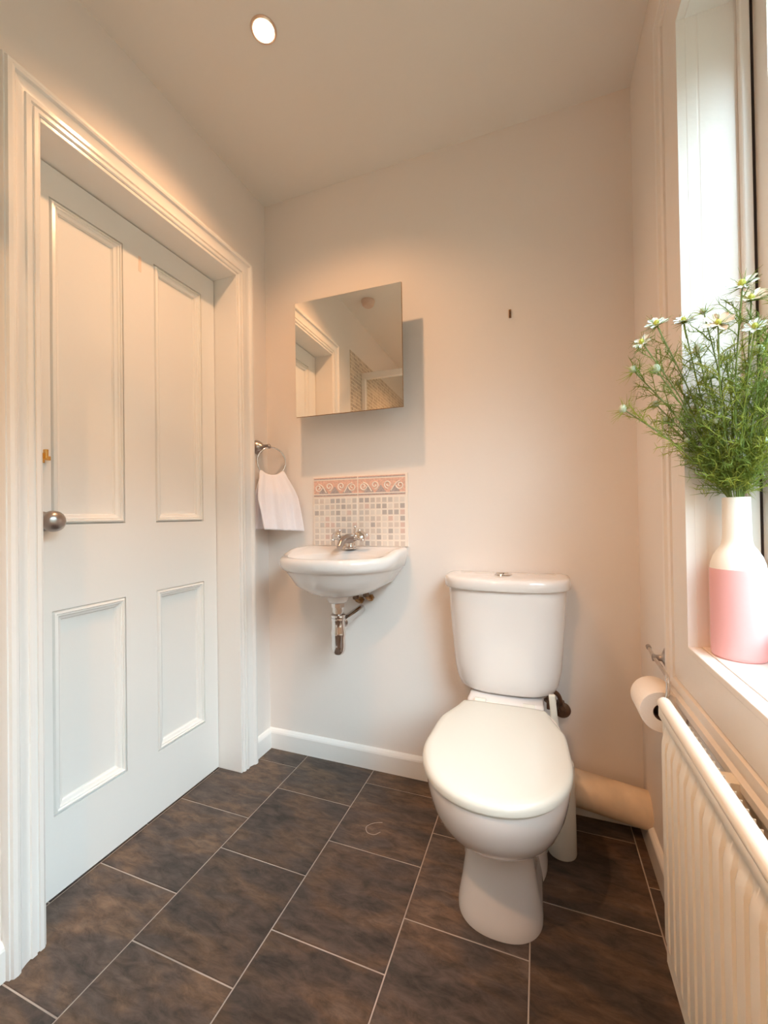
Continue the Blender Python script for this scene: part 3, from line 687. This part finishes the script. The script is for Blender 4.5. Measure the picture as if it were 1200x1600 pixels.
trl = root('toilet_roll', (px_, 1.12, rz_-.008-RO), label='white toilet paper roll hanging on the wire holder beside the radiator', cat='toilet roll')
obj('paper', bm, M_paper, trl, smooth=True, angle=40)
bm = bmesh.new()
rings = [[Vector((px_+r*math.cos(a), y, rz_+r*math.sin(a)-.008)) for a in [2*math.pi*k/40 for k in range(40)]] for r, y in ((.0188, 1.0735), (.0188, 1.1715), (.0176, 1.1715), (.0176, 1.0735))]
V = [[bm.verts.new(p) for p in r] for r in rings]
for k in range(4):
    for i in range(40): bm.faces.new((V[k][i], V[k][(i+1) % 40], V[(k+1) % 4][(i+1) % 40], V[(k+1) % 4][i]))
obj('core', bm, M_card, trl, smooth=True)

# ------------------------------------------------------------------ vase and flowers
vx, vy, vz = .3475, .962, WZ0+.003
va = root('vase', (vx, vy, vz), label='tall bottle-shaped vase, cream above and pink below, on the window sill', cat='vase')
rV = .0425
prof_p = [(.0005, 0), (rV-.004, 0), (rV-.001, .003), (rV, .008), (rV, .158), (rV-.0006, .166)]
prof_w = [(rV-.0006, .166), (rV-.002, .176), (rV-.006, .189), (rV-.012, .200), (rV-.018, .209), (.0225, .218), (.0218, .231), (.0212, .296), (.0208, .2995), (.0192, .2995), (.0188, .288), (.0188, .20), (.0005, .198)]
bm = bmesh.new(); lathe(bm, prof_p, axis((vx, vy, vz), (0, 0, 1)), 56); obj('pink_body', bm, M_vasep, va, smooth=True, angle=50)
bm = bmesh.new(); lathe(bm, prof_w, axis((vx, vy, vz), (0, 0, 1)), 56); obj('cream_neck', bm, M_vasew, va, smooth=True, angle=50)

def px2w(x, y, dist):          # design helper: point at a given distance from the room's standing point
    d = (R_*(x-600)+D_*(y-800))/646.5 + F_
    return Vector((0, 0, 1)) + d.normalized()*dist
mouth = Vector((vx, vy, vz+.298)); vdist = (mouth-Vector((0, 0, 1))).length
rf = random.Random(11)
def thread(bm, p, d, L, r, bend, n=3):
    pts = [p]; dd = d.normalized()
    for k in range(n):
        dd = (dd + Vector((rf.uniform(-1, 1), rf.uniform(-1, 1), rf.uniform(-1, 1)))*bend).normalized(); pts.append(pts[-1]+dd*L/n)
    tube(bm, pts, r, 3, False, radii=[r*(1-.75*k/n) for k in range(n+1)])
def rdir(): 
    return Vector((rf.gauss(0, 1), rf.gauss(0, 1), rf.gauss(0, 1))).normalized()
def flower(head, kind, label, group=None, curve=.02, dens=1.0, size=1.0):
    st = root('nigella_stem', tuple(mouth-Vector((0, 0, .06))), label=label, cat='flower', group=group)
    a = rf.uniform(0, 6.28); base = mouth + Vector((.010*math.cos(a), .010*math.sin(a), -.065)); lip = mouth + (Vector((head.x-mouth.x, head.y-mouth.y, 0)).normalized()*.011)
    mid = lip.lerp(head, .5) + Vector((0, 0, 1))*curve + rdir()*.008
    path = bez([base, lip, mid, head], 8)
    bm = bmesh.new(); tube(bm, path, .0013, 5); obj('stem', bm, M_stem, st, smooth=True)
    bm = bmesh.new(); n = len(path)
    for k in range(9, n-1):
        t = (k-8)/(n-9)
        if rf.random() > (.92-.12*t)*dens: continue
        p = path[k]; ax = (path[k+1]-path[k-1]).normalized()
        for s in range(rf.choice((1, 2, 2))):
            d0 = (ax*.9 + rdir()*.8).normalized(); L = rf.uniform(.028, .055)*(1.1-.25*t)
            e = [p]; dd = d0
            for q in range(4):
                dd = (dd+rdir()*.22).normalized(); e.append(e[-1]+dd*L/4)
            tube(bm, e, .0008, 3, False)
            for q in range(1, 5):
                for _ in range(3): thread(bm, e[q], dd*.6+rdir(), L*rf.uniform(.25, .5), .0006, .35, 2)
    leaf = obj('feathery_leaves', bm, M_leaf if rf.random() < .55 else M_leaf2, st, recalc=False); leaf['kind'] = 'stuff'
    up = (path[-1]-path[-3]).normalized()
    if kind != 'bud': up = (up*.55 + Vector((-.30, -.75, .15))*rf.uniform(.5, 1.0) + rdir()*.18).normalized()
    MA = axis(head, up)
    bm = bmesh.new()   # thready ruff
    nr = 40 if kind != 'bud' else 26
    for k in range(nr):
        an = rf.uniform(0, 6.28); el = rf.uniform(-.2, .9)
        d = MA.to_3x3() @ Vector((math.cos(an)*math.cos(el), math.sin(an)*math.cos(el), math.sin(el)*.8))
        thread(bm, head - up*.002, d, rf.uniform(.018, .034)*size, .0007, .25, 3)
    o = obj('thread_ruff', bm, M_leaf2 if kind == 'bud' else M_leaf, st, recalc=False); o['kind'] = 'stuff'
    bm = bmesh.new()
    if kind == 'bud':
        sphere(bm, head+up*.003, .0062*size, (1, 1, 1.15), 12, 8); obj('bud', bm, M_bud, st, smooth=True)
    else:
        np_ = 9 if kind == 'open' else 8; Lp = (.0215 if kind == 'open' else .027)*size
        for k in range(np_):
            an = 2*math.pi*k/np_+rf.uniform(-.15, .15); tilt = rf.uniform(.15, .55)
            rows = []
            for s, wv in ((.12, .16), (.4, .62), (.7, .85), (.9, .5), (1, .08)):
                for sg in (-1, 1): pass
                z = Lp*(s*math.sin(tilt)) - .0025*s*s; r = Lp*s*math.cos(tilt); hw = Lp*.29*wv
                rows.append([MA @ (Matrix.Rotation(an, 4, 'Z') @ Vector((r, sgn*hw, z + (0.0012 if sgn == 0 else 0.002)*(sgn != 0)))) for sgn in (-1, 0, 1)])
            loft(bm, rows, False, False, False)
        pe = obj('petals', bm, M_petal if kind == 'open' else M_petalp, st, smooth=True, recalc=False)
        bm = bmesh.new(); sphere(bm, head+up*.004, .0052*size, (1, 1, 1.2), 10, 8)
        for k in range(14):
            d = (up*1.1 + rdir()*.8).normalized(); thread(bm, head+up*.002, d, .010*size, .0006, .1, 2)
        obj('flower_centre', bm, M_eye, st, recalc=False)
    return st
HEADS = [
 (1160, 446, -.02, 'open', 1.1, 'tall white open flower at the top of the bunch', .02),
 (1122, 507, -.05, 'blush', .95, 'blush cream bloom facing the room near the middle of the bunch', .02),
 (1026, 508, .02, 'open', 1.0, 'white flower leaning left over the wall', .015),
 (1004, 536, .00, 'open', .85, 'small half-open white flower below and left of the leaning one', .015),
 (1068, 503, .03, 'open', .85, 'pale yellow-green flower between the leaning white one and the blush bloom', .02),
 (990, 579, .0, 'bud', 1.1, 'round pale bud low on the left edge above the lowest bud', .02),
 (1026, 578, -.01, 'bud', 1.25, 'fat green bud just right of the round pale bud', .02),
 (975, 640, -.01, 'bud', 1.25, 'spiky bud reaching furthest left', .012),
 (1026, 633, .01, 'bud', 1.0, 'grey bud to the right of the furthest left spiky bud', .012),
 (1041, 658, .0, 'bud', 1.0, 'lowest yellow-green bud on the left side', .01),
 (1091, 548, -.02, 'bud', 1.2, 'brownish bud under the gap between two blooms', .015),
 (1100, 488, .03, 'bud', 1.0, 'dark spiky bud above and left of the blush bloom', .02),
 (1174, 468, .0, 'blush', .9, 'pinkish flower just below the tall white one', .02),
 (1180, 512, -.03, 'open', .85, 'pale starry flower at the right of the bunch', .02),
 (1186, 549, -.02, 'bud', 1.2, 'bud low at the right edge of the bunch', .02)]
for x, y, dd, kind, size, lab, cv in HEADS:
    flower(px2w(x, y, vdist+dd), kind, 'love-in-a-mist stem, '+lab, curve=cv, size=size)
for x, y, dd in ((1060, 600, .02), (1085, 640, .03), (1110, 590, .0), (1135, 560, .04), (1150, 610, -.02), (1165, 570, .03), (1075, 690, -.02), (1120, 660, -.03), (1180, 640, .02), (1195, 600, .0), (1215, 540, .0), (1225, 600, -.02), (1195, 690, -.02), (1210, 470, .01), (1105, 720, .0), (1160, 715, -.02)):
    flower(px2w(x, y, vdist+dd), 'bud', 'short green love-in-a-mist stem with a bud, in the thick of the bunch', 'short green stems in the vase', curve=.012, dens=1.3, size=.8)

# ------------------------------------------------------------------ behind: shower seen in the mirror, smoke alarm
bm = bmesh.new(); box(bm, (XL, YR+.006, .1), (XL+.006, .34, 2.10)); box(bm, (XL, YR, .1), (-.2, YR+.006, 2.10))
tag(obj('trim_2', bm, M_shower), kind='structure')
sh = root('shower_enclosure', (-.84, -.4, 0), label='framed glass shower enclosure in the far left corner, seen in the mirror', cat='shower')
yf, xe = .14, -.50
obj('shower_tray', B((XL+.008, YR+.008, 0), (xe, yf, .12)), M_gloss, sh, bevel=.01)
obj('top_rail', B((XL+.006, yf-.02, 1.96), (xe, yf+.01, 2.005)), M_gloss, sh, bevel=.003)
obj('top_rail', B((xe-.03, YR+.008, 1.96), (xe, yf-.02, 2.005)), M_gloss, sh, bevel=.003)
obj('post', B((XL+.006, yf-.02, .12), (XL+.036, yf+.01, 1.96)), M_gloss, sh, bevel=.003)
obj('post', B((xe-.03, yf-.02, .12), (xe, yf+.01, 1.96)), M_gloss, sh, bevel=.003)
obj('glass_panel', B((XL+.036, yf-.008, .12), (xe-.03, yf-.003, 1.96)), M_glass, sh)
obj('glass_panel', B((xe-.018, YR+.008, .12), (xe-.013, yf-.02, 1.96)), M_glass, sh)
sd = root('smoke_alarm', (-.96, .40, ZC), label='round smoke alarm on the ceiling, seen in the mirror', cat='smoke alarm')
bm = bmesh.new(); lathe(bm, [(.0005, 0), (.042, 0), (.042, -.012), (.0005, -.012)], axis((-.96, .40, ZC), (0, 0, 1)), 32); obj('alarm_base', bm, M_plast, sd)
bm = bmesh.new(); lathe(bm, [(.0005, -.012), (.040, -.012), (.037, -.030), (.028, -.040), (.0005, -.042)], axis((-.96, .40, ZC), (0, 0, 1)), 32); obj('alarm_cover', bm, M_plast, sd, smooth=True)
